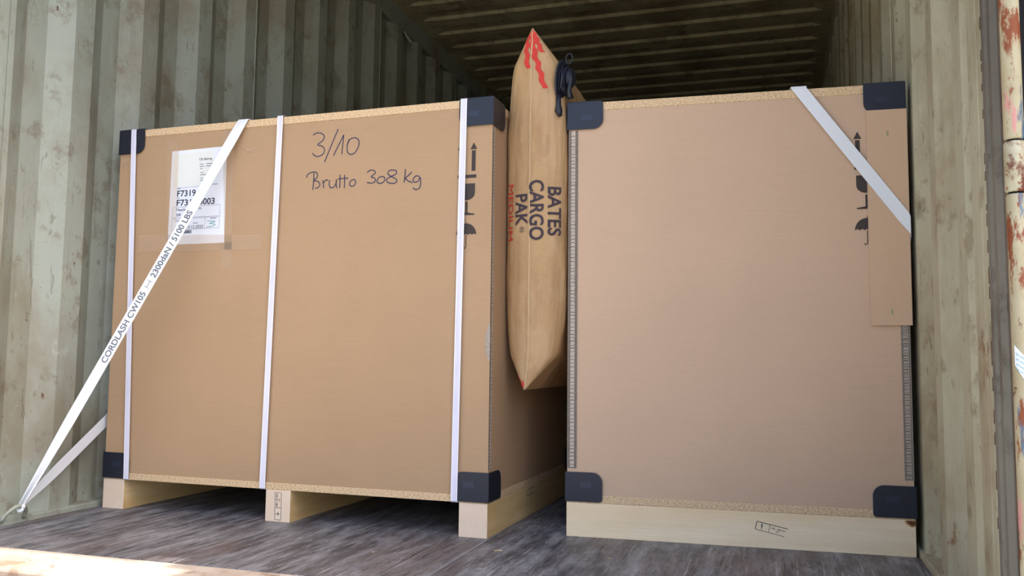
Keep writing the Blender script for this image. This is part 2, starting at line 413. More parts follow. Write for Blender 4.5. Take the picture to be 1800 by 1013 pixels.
# floor: plywood boards either side of a narrow middle board, steel sill in front
fl = B().box(-.04, W+.04, .10, LEN, -.10, -.028).build('floor', 'floor')
struct(fl, 'scratched dark plywood floor of the container'); fl['category'] = 'floor'
for xa, xb in ((.009, 1.178), (1.181, 1.285), (1.289, W-.009)):
    for ya, yb in ((.10, 2.42), (2.424, 4.84), (4.844, LEN)):
        B().box(xa, xb, ya, yb, -.028, 0).build('floor_board', 'floor', fl, .0015)
b = B(); b.box(1.2845, 1.2895, .16, 2.4, -.004, .0006); b.build('joint_strip', 'scuff', fl)
sill = B().box(-.10, W+.10, -.07, .0985, -.12, .0).build('trim_1', 'sill', None, .006)
B().box(-.10, W+.10, -.20, -.073, -.20, -.035).build('sill_shade_beam', 'rusty', sill, .006)  # rusty beam added below the sill to stand in for shaded ground
struct(sill, 'rust stained steel door sill, sunlit at the left'); sill['category'] = 'sill'
# door frame: header and corner posts
hd = B().box(-.10, W+.10, -.07, .02, 2.27, H+.10).build('trim_2', 'paint', None, .004)
struct(hd, 'steel header beam above the container opening'); hd['category'] = 'beam'
pl = B(); pl.box(-.14, .0, -.07, .225, -.12, 2.27); pl = pl.build('trim_3', 'paint', None, .004)
struct(pl, 'pale green steel corner post at the left edge'); pl['category'] = 'corner post'
# right corner post with its seam, welded strip, grey channel and recess
pr = B(); pr.box(W, W+.13, .032, .10, -.12, 2.27); pr = pr.build('trim_4', 'paint_right', None, .003)
struct(pr, 'cream steel corner post with rust runs and a grey channel, far right'); pr['category'] = 'corner post'
B().box(W+.004, W+.13, .028, .033, -.12, 2.27).build('post_seam', 'seal_shade', pr)
B().box(W, W+.13, -.002, .028, -.12, 2.27).build('post_strip', 'paint_right', pr, .002)
rb = B()
for z in range(90):
    if random.random() < .55:
        zc = .02 + z*.025 + random.uniform(-.01, .01); hh = random.uniform(.004, .014); ww_ = random.uniform(.001, .003)
        rb.prism([(W-.0004, -.003-ww_, zc-hh*.3), (W-.0004, -.002+ww_*.4, zc-hh), (W-.0004, -.001+ww_*.5, zc+hh*.2), (W-.0004, -.003, zc+hh), (W-.0004, -.004-ww_*.6, zc+hh*.3)], (.002, 0, 0))
rb.build('rust_weld', 'rusty', pr)
ch = B()
prof = [(W+.006, -.006), (W+.002, -.012), (W-.003, -.02), (W-.003, -.038), (W+.004, -.045), (W+.004, -.052), (W-.002, -.058), (W-.002, -.074), (W+.006, -.084), (W+.13, -.084), (W+.13, -.006)]
ch.prism([(x, y, -.12) for x, y in prof], (0, 0, 2.39)); ch.build('grey_channel', 'greypaint', pr)
B().box(W+.012, W+.13, -.125, -.084, -.12, 2.27).build('post_recess', 'rusty', pr, .002)

# right door leaf swung wide open, and the hinge tube in front of the post
hx, hy, al = 2.40, -.115, math.radians(20)
ux, uy = math.cos(al), -math.sin(al)
leaf = empty('door_1', (hx, hy, 0), -al)
tag(leaf, 'dark container door leaf swung open beyond the right post', 'door', None, 'structure')
B().box(0, 1.1, -.025, .025, .0, 2.40).build('door_panel', 'doorshade', leaf, .004)
for z in (.3, 1.2, 2.1): B().box(.02, 1.08, -.04, -.026, z-.05, z+.05).build('door_rib', 'doorshade', leaf, .004)
B().box(0.0, .03, -.045, -.026, .0, 2.40).build('door_gasket', 'seal_shade', leaf, .003)

lf = empty('bounce_leaf', (-.10, -.10, 0), math.radians(-97))  # unseen leaf, added to bounce sunlight onto the right-hand side
tag(lf, 'unseen cream door leaf added left of the opening to bounce sunlight inside', 'door', None, 'structure')
B().box(0, 1.15, -.025, .025, .0, 2.40).build('door_panel', 'paint_right', lf, .004)
for z in (.3, 1.2, 2.1): B().box(.02, 1.13, .026, .040, z-.05, z+.05).build('door_rib', 'paint_right', lf, .004)

B().box(W+.016, W+.13, -.130, -.1255, -.12, 2.27).build('post_shade_strip', 'seal_shade', pr)  # black strip added over the post face as shade beside the tube
ht = empty('door_hinge', (2.3235, -.20, 0))
tag(ht, 'rusty cream hinge tube with paint smears and a torn white sticker, far right', 'hinge')
def cyl(z0, z1, r, mat, name, n=24):
    b = B(); b.loft([[(r*k*math.cos(2*math.pi*i/n), r*k*math.sin(2*math.pi*i/n), z) for i in range(n)] for z, k in ((z0, .9), (z0+.003, 1), (z1-.003, 1), (z1, .9))], True, True)
    return b.build(name, mat, ht, 0, True)
cyl(.775, 2.2, .0128, 'tube', 'upper_tube'); cyl(.700, .772, .0136, 'barrel', 'hinge_barrel'); cyl(-.1, .697, .0128, 'tube', 'lower_tube')
cyl(.7722, .7748, .010, 'seal_shade', 'hinge_gap'); cyl(.6972, .6998, .010, 'seal_shade', 'hinge_gap')
B().box(-.004, .012, .006, .03, .70, .772).build('hinge_lug', 'barrel', ht, .002)
B().box(.002, .010, .008, .075, -.1, 2.2).build('hinge_plate', 'rusty', ht, .002)
st = B(); n = 8
def tubept(a, z, r=.0134): return (r*math.sin(a), -r*math.cos(a), z)
for i in range(n):
    a0, a1 = -1.0+i*.22, -1.0+(i+1)*.22
    f = lambda a: (.486 + .0 - .030*(a+1)*.55, .458 - .042*(a+1)*.55)
    st.face([tubept(a0, f(a0)[1]), tubept(a1, f(a1)[1]), tubept(a1, f(a1)[0]), tubept(a0, f(a0)[0])])
stk = st.build('sticker', 'paper', ht); stk['label'] = 'torn white sticker with blue print'
st = B()
for r_ in range(4):
    z = .477 - r_*.007
    st.text('SICHER DA', (-.85, z-.0035, .4, z), lambda a, zz: tubept(a, zz-.018*(a+1)*.55, .0136), .0)
st.build('sticker_print', 'ink_teal', stk)

# lashing rings welded to the left wall
def ring(y, z, rx, name, tilt, rad):
    pts = []
    for k in range(15):
        a = math.pi*k/14
        pts.append((.012 + tilt*math.sin(a), y - rx*math.cos(a), z + math.sin(a)*rx*1.05))
    b = B(); b.tube(pts, rad, 10); return b.build(name, 'paint', wl, 0, True)
rg = ring(.318, .012, .036, 'lashing_ring', .022, .0055); rg['label'] = 'painted steel lashing ring at the foot of the wall'
b = B(); b.tube([(.004, 2.81+.045*math.cos(a), 2.31-.05*math.sin(a)) if 0 else (.006+.03*math.sin(a), 2.80-.03*math.cos(a), 2.315-.055*math.sin(a)) for a in [math.pi*k/12 for k in range(13)]], .007, 8)
rg2 = b.build('lashing_ring', 'paint', wl, 0, True)

yd = B().box(-25, 25, -30, 25, YARD-.1, YARD).build('ground', 'yard')
struct(yd, 'pale concrete yard outside the container'); yd['category'] = 'ground'

# ------------------------------------------------------------------ crates
def crate_parts(root, w, d, card, stringers, rows):
    """box of cardboard between chipboard lids on pine runners, plastic corner caps. local x = width, y = depth"""
    ZS, ZB, ZC, ZL = .088, .107, 1.137, 1.159
    B().box(0, w, 0, d, ZS, ZB).build('base_board', 'chip', root, .001)
    B().box(0, w, 0, d, ZC, ZL).build('lid_board', 'chip', root, .001)
    T = .020
    return ZS, ZB, ZC, ZL, T
def corner_cap(root, w, d, su, sv, top):
    """three-sided plastic corner: front flap, side flap, flat flap; rounded free corners"""
    fw, fh, th, e = .098, .076, .003, .001
    cx = 0 if su > 0 else w; cy = 0 if sv > 0 else d; cz = 1.160 if top else .092
    sz = -1 if top else 1
    q = rounded(0, 0, fw, fh, (0, .008, .026, 0))
    b = B()
    b.prism([(cx + su*(x-th), cy - sv*e, cz + sz*(z-.001)) for x, z in q], (0, -sv*th, 0))
    q2 = rounded(0, 0, fw*.98, fh, (0, .008, .026, 0))
    b.prism([(cx - su*e, cy + sv*(x-th), cz + sz*(z-.001)) for x, z in q2], (-su*th, 0, 0))
    if top: b.prism([(cx + su*(x-th), cy + sv*(y-th), cz) for x, y in rounded(0, 0, fw, fw, (0, .01, .026, .01))], (0, 0, th))
    cap = b.build('corner_cap', 'cap', root, .0008)
    m = B(); u0 = cx + su*.036
    m.box(*sorted((u0, u0+su*.030)), *sorted((cy - sv*(e+th), cy - sv*(e+th+.0008))), *sorted((cz+sz*.034, cz+sz*.050)))
    m.build('embossed_plate', 'cap_mark', cap)
    return cap
def flute_strip(root, f, z0, z1, cols, name='flute_edge', rung=.0098, light='card_light'):
    """open edge of heavy corrugated board: f(a, h, z) maps across / outward / up; cols = list of (a0, a1, kind)"""
    b = B(); lo, hi = cols[0][0], cols[-1][1]
    def slab(b, a0, a1, h): b.loft([[f(a0, 0, z), f(a1, 0, z), f(a1, h, z), f(a0, h, z)] for z in (z0, z1)], True, True)
    slab(b, lo, hi, .0004)
    o = b.build(name, 'card_hole', root)
    def bar(b, a0, z_0, a1, z_1, t, h=.0014):
        dx, dz = a1-a0, z_1-z_0; L = math.hypot(dx, dz); nx, nz = -dz/L*t/2, dx/L*t/2
        b.bm.faces.new([b.bm.verts.new(f(*q)) for q in ((a0+nx, h, z_0+nz), (a1+nx, h, z_1+nz), (a1-nx, h, z_1-nz), (a0-nx, h, z_0-nz))])
    bl, bd, bz = B(), B(), B()
    for a0, a1, kind in cols:
        for a in (a0, a1): bar(bz, a, z0, a, z1, .0009, .0016)
        z = z0
        if kind == 'zig':
            while z < z1-.0062:
                bar(bz, a0, z, a1, z+.0031, .0012); bar(bz, a1, z+.0031, a0, z+.0062, .0012); z += .0062
        else:
            slab(bl, a0, a1, .0008); step = rung
            while z < z1-step:
                j = random.uniform(-.0016, .0016); k = random.uniform(.7, 1.5)
                bar(bd, a0, z+j, (a0*.6+a1*.4), z+.0016+j, .0012*k, .0012); bar(bd, (a0*.6+a1*.4), z+.0016+j, a1-.001, z+.0006+j, .0012*k, .0012); z += step
    bz.build('paper_flutes', 'card_edge', o); bl.build('flute_core', light, o); bd.build('flute_rungs', 'card_hole', o)
    return o
def symbols(root, uc, y):
    """this-way-up arrows, fragile glass and umbrella printed on the cardboard"""
    g = lambda u, z: (u, y, z)
    b = B()
    for s in (-1, 1):
        x = uc + s*.0185
        b.poly([(x-.0095, 1.022), (x+.0095, 1.022), (x, 1.041)], g)
        b.poly([(x-.0055, .963), (x+.0055, .963), (x+.0055, 1.019), (x-.0055, 1.019)], g)
    b.poly([(uc-.027, .944), (uc+.027, .944), (uc+.027, .953), (uc-.027, .953)], g)
    hw = .0235
    bowl = [(uc-hw, .929), (uc-hw, .903)] + [(uc-hw*math.cos(a), .903-.019*math.sin(a)) for a in [math.pi*k/12 for k in range(1, 12)]] + [(uc+hw, .903), (uc+hw, .929)]
    b.poly(bowl, g)
    b.poly([(uc-.003, .848), (uc+.003, .848), (uc+.003, .880), (uc-.003, .880)], g)
    b.poly([(uc-hw, .8435), (uc+hw, .8435), (uc+hw, .8465), (uc+.004, .850), (uc-.004, .850), (uc-hw, .8465)], g)
    r = .029; top = [(uc-r*math.cos(a), .790+.031*math.sin(a)) for a in [math.pi*k/16 for k in range(17)]]
    sc_ = []
    for k in range(5, -1, -1):
        x = uc - r + 2*r*k/5.0
        sc_.append((x, .790))
        if k: sc_.append((x - r/5, .7935))
    b.poly(top + sc_[1:-1], g)
    b.poly([(uc-.001, .762), (uc+.001, .762), (uc+.001, .79), (uc-.001, .79)], g)
    b.stroke([(uc, .763), (uc-.0005, .757), (uc-.004, .754), (uc-.008, .757)], .0022, g)
    b.box(uc-.0006, uc+.0006, y, y+.0002, .82, .826)
    return b.build('handling_symbols', 'ink_black', root, fix=False)
def runner(root, x0, x1, y0, y1, along, ring):
    if 'end%s' % (ring,) not in M: M['end%s' % (ring,)] = endgrain_mat('pine_end_grain', *ring)
    o = B().box(x0, x1, y0, y1, 0, .0878).build('runner', ['pine' if along == 'y' else 'pine_x', 'end%s' % (ring,)], root, .0012)
    if along == 'y':
        for p in o.data.polygons:
            if abs(p.normal.y) > .5: p.material_index = 1
    return o

# --- left crate: long side to the front, runners end-on
LW, LD = 1.240, .850
CL = empty('cardboard_crate', (.0432, .609, 0), -.0246)
tag(CL, 'wide cardboard crate with white label and handwritten 3/10, left, on three pine runners', 'crate', 'strapped cardboard crates')
ZS, ZB, ZC, ZL, T = crate_parts(CL, LW, LD, 'card', None, None)
fp = B()
fp.box(0, LW, .002, .002+T, ZB, ZC); fp = fp.build('front_panel', 'card', CL)
B().box(LW-T, LW-.0012, .002+T, LD-.002, ZB, ZC).build('side_panel', 'card', CL)
B().box(.0012, T, .002+T, LD-.002-T, ZB, ZC).build('side_panel', 'card', CL)
B().box(T, LW-T, LD-.002-T, LD-.002, ZB, ZC).build('back_panel', 'card', CL)
flute_strip(CL, lambda a, h, z: (LW-.0002+h, .002+a, z), .175, 1.083, [(0.001, .008, 'zig'), (.008, .018, 'rung')])
# crushed spot on the front edge
b = B(); g = lambda u, v, z: (u, v, z)
for k in range(8):
    z = .455 + k*.012; a = .006*math.sin(math.pi*(k+.5)/8)
    b.prism([(LW-.004-a*1.6, .0012, z), (LW+.001, .0012, z+.001), (LW+.001, .0012, z+.0125), (LW-.004-a*1.4, .0012, z+.0115)], (0, -.0006-.001*(k % 2), 0))
b.build('torn_edge', 'card_edge', CL)
RL = [runner(CL, 0, .078, 0, LD, 'y', (-.02, .01)), runner(CL, .575, .655, 0, LD, 'y', (.60, .13)), runner(CL, 1.161, LW, 0, LD, 'y', (1.262, .035))]
for su in (1, -1):
    for sv in (1, -1):
        for tp in (0, 1): corner_cap(CL, LW, LD, su, sv, tp)
for ut, ub in ((.0545, .0885), (.583, .566), (1.159, 1.149)):      # strapping bands round the box
    wd = .0185; y = -.0052; zt, zb = ZL+.004, ZS-.0002
    path = [(ub, LD*.5, zb), (ub, .0, zb), (ub, y, zb+.003), (ub, y, zb+.02), ((ut+ub)/2, y, (zt+zb)/2), (ut, y, zt-.01), (ut, y, zt-.002), (ut, .0, zt), (ut, LD, zt), (ut, LD+.004, zt-.003), (ub, LD+.004, zb)]
    nr = [(0,0,-1), (0,0,-1), (0,-1,0), (0,-1,0), (0,-1,0), (0,-1,0), (0,-1,0), (0,0,1), (0,0,1), (0,1,0), (0,1,0)]
    b = B(); b.ribbon(path, [(wd, 0, 0)]*len(path), nr, .0008)
    bd = b.build('strapping_band', 'band', CL)
    b = B()
    for s in (-1, 1):
        pe = [Vector(p) + Vector((s*wd*.43, 0, 0)) + Vector(n_)*.0009 for p, n_ in zip(path[2:7], nr[2:7])]
        b.ribbon(pe, [(wd*.14, 0, 0)]*5, nr[2:7], .0002)
    b.build('band_edge', 'band_edge', bd)
FY = .0012                                                     # print sits on the front panel
f2 = lambda u, z: (u, FY, z)
b = B()
for s_ in HAND[:5]: b.stroke(s_, .0029, f2)
o = b.build('handwriting', 'ink_blue', CL, fix=False); o['label'] = 'blue-black handwriting reading 3/10'
b = B()
for s_ in HAND[5:15]: b.stroke(s_, .0029, f2)
o = b.build('handwriting', 'ink_blue', CL, fix=False); o['label'] = 'blue-black handwriting reading Brutto'
b = B()
for s_ in HAND[15:]: b.stroke(s_, .0029, f2)
o = b.build('handwriting', 'ink_blue', CL, fix=False); o['label'] = 'blue-black handwriting reading 308 kg'
o = symbols(CL, 1.1685, FY); o['label'] = 'black handling symbols partly under a band'
lb = B().prism([(.1955, .0010, .7950), (.3995, .0010, .7950), (.3965, .0010, 1.0862), (.1975, .0010, 1.0835)], (0, .0008, 0)).build('shipping_label', 'paper', CL)
lb['label'] = 'white printed shipping label'
l2 = lambda u, z: (u, .0005, z)
b = B().prism([(.2085, .0008, .9708), (.205, .0008, 1.0725), (.3485, .0008, 1.0755), (.3530, .0008, .9727)], (0, .0002, 0)); b.build('delivery_note', 'cream', lb)
for body, box, bold in (('F7319', (.2235, .9410, .2912, .9605), .016), ('F731', (.2231, .9125, .2760, .9320), .016), ('0003', (.3040, .9130, .3609, .9325), .016),
                        ('Flasch', (.2224, .8970, .2561, .9050), .008), ('n', (.3050, .8990, .3133, .9050), .008), ('20R', (.2221, .8815, .2412, .8896), .01),
                        ('10.12.2025', (.2640, .8420, .3226, .8515), .004), ('CSL Behring', (.2992, 1.0465, .3449, 1.0560), .012)):
    b = B(); b.text(body, box, l2, bold); b.build('label_print', 'ink_dark', lb, fix=False)
b = B()
for x0, z0, x1 in ((.3016, 1.036, .315), (.325, 1.036, .348), (.3016, 1.029, .318), (.325, 1.029, .345), (.303, 1.022, .312), (.305, 1.010, .316), (.305, 1.003, .335), (.306, .993, .315), (.306, .986, .325), (.224, .965, .235), (.2235, .936, .233), (.222, .866, .236), (.287, .857, .303), (.348, .869, .370), (.351, .972, .3697)):
    b.poly([(x0, z0), (x1, z0), (x1, z0+.0022), (x0, z0+.0022)], l2)
for p0, p1 in (((.209,.9085),(.381,.9105)), ((.381,.9105),(.381,.8765)), ((.381,.8765),(.209,.8765)), ((.209,.9085),(.209,.8765)), ((.209,.8730),(.381,.8740)), ((.209,.8730),(.2095,.8381)), ((.2095,.8381),(.380,.8411)), ((.380,.8411),(.381,.8740)), ((.329,.8738),(.3288,.8400)), ((.22,.9680),(.35,.9705))):
    b.stroke([p0, p1], .0008, l2)
b.build('label_lines', 'ink_grey', lb, fix=False)
b = B(); u = .2545
while u < .281:
    wd = random.choice((.0007, .0011, .0016)); b.poly([(u, .8275), (u+wd, .8275), (u+wd, .8375), (u, .8375)], l2); u += wd + random.choice((.0006, .001))
b.build('barcode', 'ink_dark', lb, fix=False)
b = B(); b.stroke([(.3373,.8628),(.3667,.8602),(.3453,.8547),(.3664,.8513),(.3553,.846),(.3355,.8445)], .0016, l2); b.build('signature', 'ink_teal', lb, fix=False)
for q in ([(.177,1.118),(.222,1.114),(.226,.775),(.196,.773)], [(.381,1.133),(.422,1.130),(.428,.775),(.402,.775)], [(.086,.830),(.53,.814),(.532,.772),(.089,.776)], [(.384,.796),(.428,.796),(.430,.717),(.400,.718)]):
    B().prism([(u, .0004, z) for u, z in q], (0, -.0003, 0)).build('clear_tape', 'tape', CL)
for u, z, a, l in ((.449, 1.082, -.6, .018), (.462, 1.070, -.3, .024), (.470, 1.060, .3, .03), (.484, 1.054, -.9, .02), (.012, 1.043, .8, .012), (.022, 1.052, .4, .01)):
    b = B(); b.prism([(u, 0, z), (u+l*math.cos(a), -.003, z+l*math.sin(a)), (u+l*math.cos(a)-.003, -.001, z+l*math.sin(a)+.006), (u-.003, .0008, z+.006)], (0, -.0003, 0))
    b.build('tape_scrap', 'tape', CL)
def stamp(root, f, lines, texts, sym, name='wood_stamp'):
    b = B()
    for p0, p1, t_ in lines: b.stroke([p0, p1], t_, f)
    for body, box, rot in texts: b.text(body, box, f, .012, rot)
    (sx, sz, s) = sym                                       # wheat-ear mark of treated timber
    for k in range(5):
        for d in (-1, 1): b.stroke([(sx, sz+(k-2)*s*.35), (sx+d*s*.5, sz+(k-2)*s*.35+s*.3)], s*.16, f)
    b.stroke([(sx, sz-s*1.2), (sx, sz+s*1.2)], s*.16, f)
    o = b.build(name, 'ink_stamp', root, fix=False); return o
g3 = lambda u, z: (u, -.0006, z)
stamp(RL[1], g3, [((.605,.081),(.607,.006),.0012), ((.626,.080),(.627,.006),.0012), ((.605,.081),(.626,.081),.0008), ((.607,.006),(.627,.006),.0012), ((.607,.0395),(.627,.039),.0012), ((.607,.022),(.627,.022),.0008)],
      [('DE-SI-180', (.6090, .0425, .6150, .0780), True), ('HT', (.6175, .056, .6225, .064), True)], (.617, .022, .004))
b = B(); gs = lambda v, z: (LW+.0006, v, z)
b.stroke([(.336,.060),(.336,.078)], .002, gs); b.stroke([(.336,.061),(.412,.063)], .002, gs); b.stroke([(.352,.066),(.352,.078),(.372,.078),(.372,.066)], .002, gs); b.stroke([(.385,.066),(.385,.078),(.405,.076)], .002, gs)
b.build('wood_stamp', 'ink_stamp', RL[2], fix=False)

# --- right crate: short side to the front, runner lengthwise
RW, RD = .847, 1.240
CR = empty('cardboard_crate', (1.4651, .6885, 0), .0513)
tag(CR, 'narrow-fronted cardboard crate without label, right, set lengthwise on a pine runner', 'crate', 'strapped cardboard crates')
crate_parts(CR, RW, RD, 'card_right', None, None)
B().box(T+.007, RW-T, .002, .002+T, ZB, ZC).build('front_panel', 'card_right', CR)
B().box(.0012, T+.007, .0024, RD-.002, ZB, ZC).build('side_panel', 'card_right', CR)
B().box(RW-T, RW-.0012, .0024, RD-.002, ZB, ZC).build('side_panel', 'card_right', CR)
B().box(T+.007, RW-T, RD-.002-T, RD-.002, ZB, ZC).build('back_panel', 'card_right', CR)
flute_strip(CR, lambda a, h, z: (a, .0022-h, z), .176, 1.083, [(.0012, .0075, 'zig'), (.0075, .0195, 'rung'), (.0195, .0265, 'zig')])
flute_strip(CR, lambda a, h, z: (RW-.0215+a, .0022-h, z), .180, .60, [(.0, .004, 'zig'), (.004, .0160, 'rung'), (.0160, .0205, 'zig')], rung=.0068, light='card_edge')
RR = [runner(CR, 0, RW, y, y+.08, 'x', (0, 0)) for y in (0, .58, RD-.08)]
for su in (1, -1):
    for sv in (1, -1):
        for tp in (0, 1): corner_cap(CR, RW, RD, su, sv, tp)
o = symbols(CR, .7552, FY); o['label'] = 'black handling symbols partly under the edge protector'
stamp(RR[0], g3, [((.482,.065),(.555,.050),.0016), ((.482,.065),(.477,.046),.0016), ((.477,.046),(.546,.031),.0011), ((.513,.058),(.509,.040),.0011), ((.494,.0625),(.492,.044),.0009)],
      [], (.4935, .054, .004))
b = B(); sh = lambda u, z: (u, -.0006, z-.206*(u-.515))
b.text('DE : 305 70', (.5165, .0485, .5480, .0525), sh, .008); b.text('HT', (.526, .0420, .533, .0458), sh, .008); b.build('wood_stamp', 'ink_stamp', RR[0], fix=False)
M['knot'] = plain('dark_pine_knot', srgb(104,62,36), .8, .5, 120)
M['knot_rim'] = plain('pine_knot_rim', srgb(196,146,88), .8, .3, 60)
b = B(); b.prism([(.822, -.0004, .0835), (.827, -.0004, .0868), (RW, -.0004, .0868), (RW, -.0004, .0725), (.838, -.0004, .0700), (.826, -.0004, .0765)], (0, .0003, 0)); kn = b.build('pine_knot', 'knot_rim', RR[0])
b = B(); b.prism([(.826, -.0008, .0850), (RW, -.0008, .0845), (RW-.001, -.0008, .0765), (.841, -.0008, .0735), (.831, -.0008, .0775)], (0, .0003, 0)); b.build('knot_core', 'knot', kn)

# ------------------------------------------------------------------ cardboard edge protector on the right crate
EP = empty('edge_protector', CR.location, .0513)
tag(EP, 'folded cardboard angle over the right front edge of the unlabelled crate', 'edge protector')
b = B()
prof = [(.757, -.0048), (RW+.0052, -.0048), (RW+.0052, .09), (RW+.0022, .09), (RW+.0022, -.0018), (.757, -.0018)]
prof = [(.757, -.0048), (RW+.0036, -.0048)] + [(RW+.0036+.0018*math.sin(a), -.003-.0018*math.cos(a)) for a in (.4, .8, 1.2)] + [(RW+.0054, .09), (RW+.0022, .09), (RW+.0022, -.0018), (.757, -.0018)]
b.prism([(x, y, .553) for x, y in prof], (0, 0, .539)); b.build('angle_board', 'card_protect', EP)
M['ink_green'] = plain('faint_green_mark', srgb(150,154,112), .8)
for zc in (1.03, .585):
    b = B(); b.stroke([(.803, zc+.006), (.808, zc+.004), (.805, zc-.001), (.809, zc-.005)], .003, lambda u, z: (u, -.0052, z)); b.build('green_mark', 'ink_green', EP, fix=False)

# ------------------------------------------------------------------ lashing straps
CLm = Matrix.Translation((.0432, .609, 0)) @ Matrix.Rotation(-.0246, 4, 'Z')
LS = empty('lashing_strap', CLm @ Vector((.455, 0, 1.16)))
tag(LS, 'white lettered lashing strap slanting from the labelled crate to a wall ring', 'strap', 'white lashing straps')
o0 = LS.location
A = CLm @ Vector((.455, -.0058, 1.158)); Bp = Vector((.034, .322, .050))
dr = (Bp-A).normalized(); nrm = Vector((.18, -1, .05)); wv = dr.cross(nrm).normalized(); nv = wv.cross(dr).normalized()
if nv.y > 0: nv = -nv
if wv.x < 0: wv = -wv
wid = .0305; wtop = Vector((.0355, -.0009, 0))
path, wds, nrs = [], [], []
for k in range(25):
    t_ = k/24; p = A.lerp(Bp, t_)
    s = 1 if t_ < .78 else 1 - .55*((t_-.78)/.22)**1.3
    e = max(0, 1 - t_/.035)
    path.append(p - o0); wds.append(wtop*e + wv*wid*s*(1-e)); nrs.append(nv)
b = B(); b.ribbon(path, wds, nrs, .0012); web = b.build('front_webbing', 'strap', LS)
b = B()                                                        # folds where the webbing bunches up at the ring
for s in (-.006, -.001, .005):
    b.tube([p + wv*s*(.4 if i else 1) + nv*.0015 for i, p in enumerate([A.lerp(Bp, q)-o0 for q in (.80, .9, 1.0)])], [.0004, .0022, .0026], 6)
b.build('webbing_fold', 'strap', web, 0, True)
Lt = (Bp-A).length
f3 = lambda a, c: (A + dr*(Lt-a) + wv*c*wid + nv*.0018 - o0)    # a = distance up from the ring, c = across
# lettering runs up the strap
def f3t(a, c):
    base = A + dr*(Lt-a); upw = -wv if wv.z < 0 else wv
    return base + (-wv)*c*wid + nv*.0018 - o0
b = B()
def along(px_t): return Lt*(1-px_t)
TXT0, TXT1 = STRAP_T
L_ = lambda q: TXT0 + (TXT1-TXT0)*q
b.text('CORDLASH CW105', (L_(0), -.30, L_(.455), .30), f3t, .020)
b.stroke([(L_(.487), -.30), (L_(.487), .30)], .0012, lambda a, c: f3t(a, c)); b.stroke([(L_(.528), -.30), (L_(.528), .30)], .0012, f3t)
b.bm.faces.new([b.bm.verts.new(f3t(*q)) for q in ((L_(.487), -.03), (L_(.528), -.03), (L_(.528), .03), (L_(.487), .03))])
b.text('2300daN / 5100 LBS', (L_(.555), -.30, L_(1.0), .30), f3t, .020)
b.build('strap_lettering', 'ink_strap', web, fix=False)
# run over the lid, and the return leg between crate and wall
b = B(); top = [CLm @ Vector(q) - o0 for q in ((.455, -.0058, 1.158), (.456, -.004, 1.1605), (.47, .1, 1.1608), (.55, .84, 1.1608), (.551, .856, 1.159), (.56, .857, .9))]
b.ribbon(top, [wtop]*6, [(0,-1,.2), (0,-.5,1), (0,0,1), (0,0,1), (0,1,.5), (0,1,0)], .0012); b.build('top_webbing', 'strap', LS)
q0, q1 = Vector((.036, .327, .055)), Vector((.0245, .62, .254))
dd = (q1-q0); path = [q0 + dd*t_ - o0 for t_ in (0, .06, .14, .24, .4, .7, 1.0, 1.6, 2.5)]
for i, p in enumerate(path):
    if i > 6: p.x = q1.x - o0.x
wz = Vector((0, -.55, .83)).normalized()
b = B(); b.ribbon(path, [wz*.0315*s for s in (.42, .5, .66, .86, 1, 1, 1, 1, 1)], [(1,0,0)]*9, .0012); b.build('return_webbing', 'strap', LS)
b = B(); c0 = Vector((.034, .322, .046)) - o0
b.tube([c0 + Vector((.009*math.cos(a), .007*math.sin(a)*.6, .009*math.sin(a)-.002)) for a in [2*math.pi*k/14 for k in range(15)]], .0045, 8, False); b.build('strap_loop', 'strap', LS, 0, True)

CRm = Matrix.Translation((1.4651, .6885, 0)) @ Matrix.Rotation(.0513, 4, 'Z')
RS = empty('lashing_strap', CRm @ Vector((.6, 0, 1.16)), .0513)
tag(RS, 'plain white lashing strap across the upper right corner of the unlabelled crate', 'strap', 'white lashing straps')
o1 = Vector((.6, 0, 1.16))
A = Vector((.5985, -.0065, 1.1595)); E = Vector((RW+.0056, -.0065, .7995)); d_ = (E-A).normalized(); pw = Vector((-d_.z, 0, d_.x))
ww = .0375*abs(d_.z); wp = pw*ww
path = [A, A.lerp(E, .12), A.lerp(E, .5), A.lerp(E, .94), E, Vector((RW+.0062, -.004, .795)), Vector((RW+.0062, .10, .655)), Vector((RW+.003, .3, .385))]
wd = [Vector((.0375, 0, 0)), wp, wp, wp, Vector((0,0,.045)), Vector((0,0,.045)), Vector((0,.026,.019)), Vector((0,.026,.019))]
nr = [(0,-1,0)]*4 + [(.5,-.8,0), (1,0,0), (1,0,0), (1,0,0)]
b = B(); b.ribbon([p-o1 for p in path], wd, [Vector(n_) for n_ in nr], .0012); b.build('front_webbing', 'strap', RS)
b = B(); tp = [(.5985, -.0065, 1.1595), (.5985, -.005, 1.1640), (.58, .1, 1.1640), (.40, 1.23, 1.1640)]
b.ribbon([Vector(p)-o1 for p in tp], [(.0375,0,0)]*4, [(0,-1,.2), (0,-.4,1), (0,0,1), (0,0,1)], .0012); b.build('top_webbing', 'strap', RS)

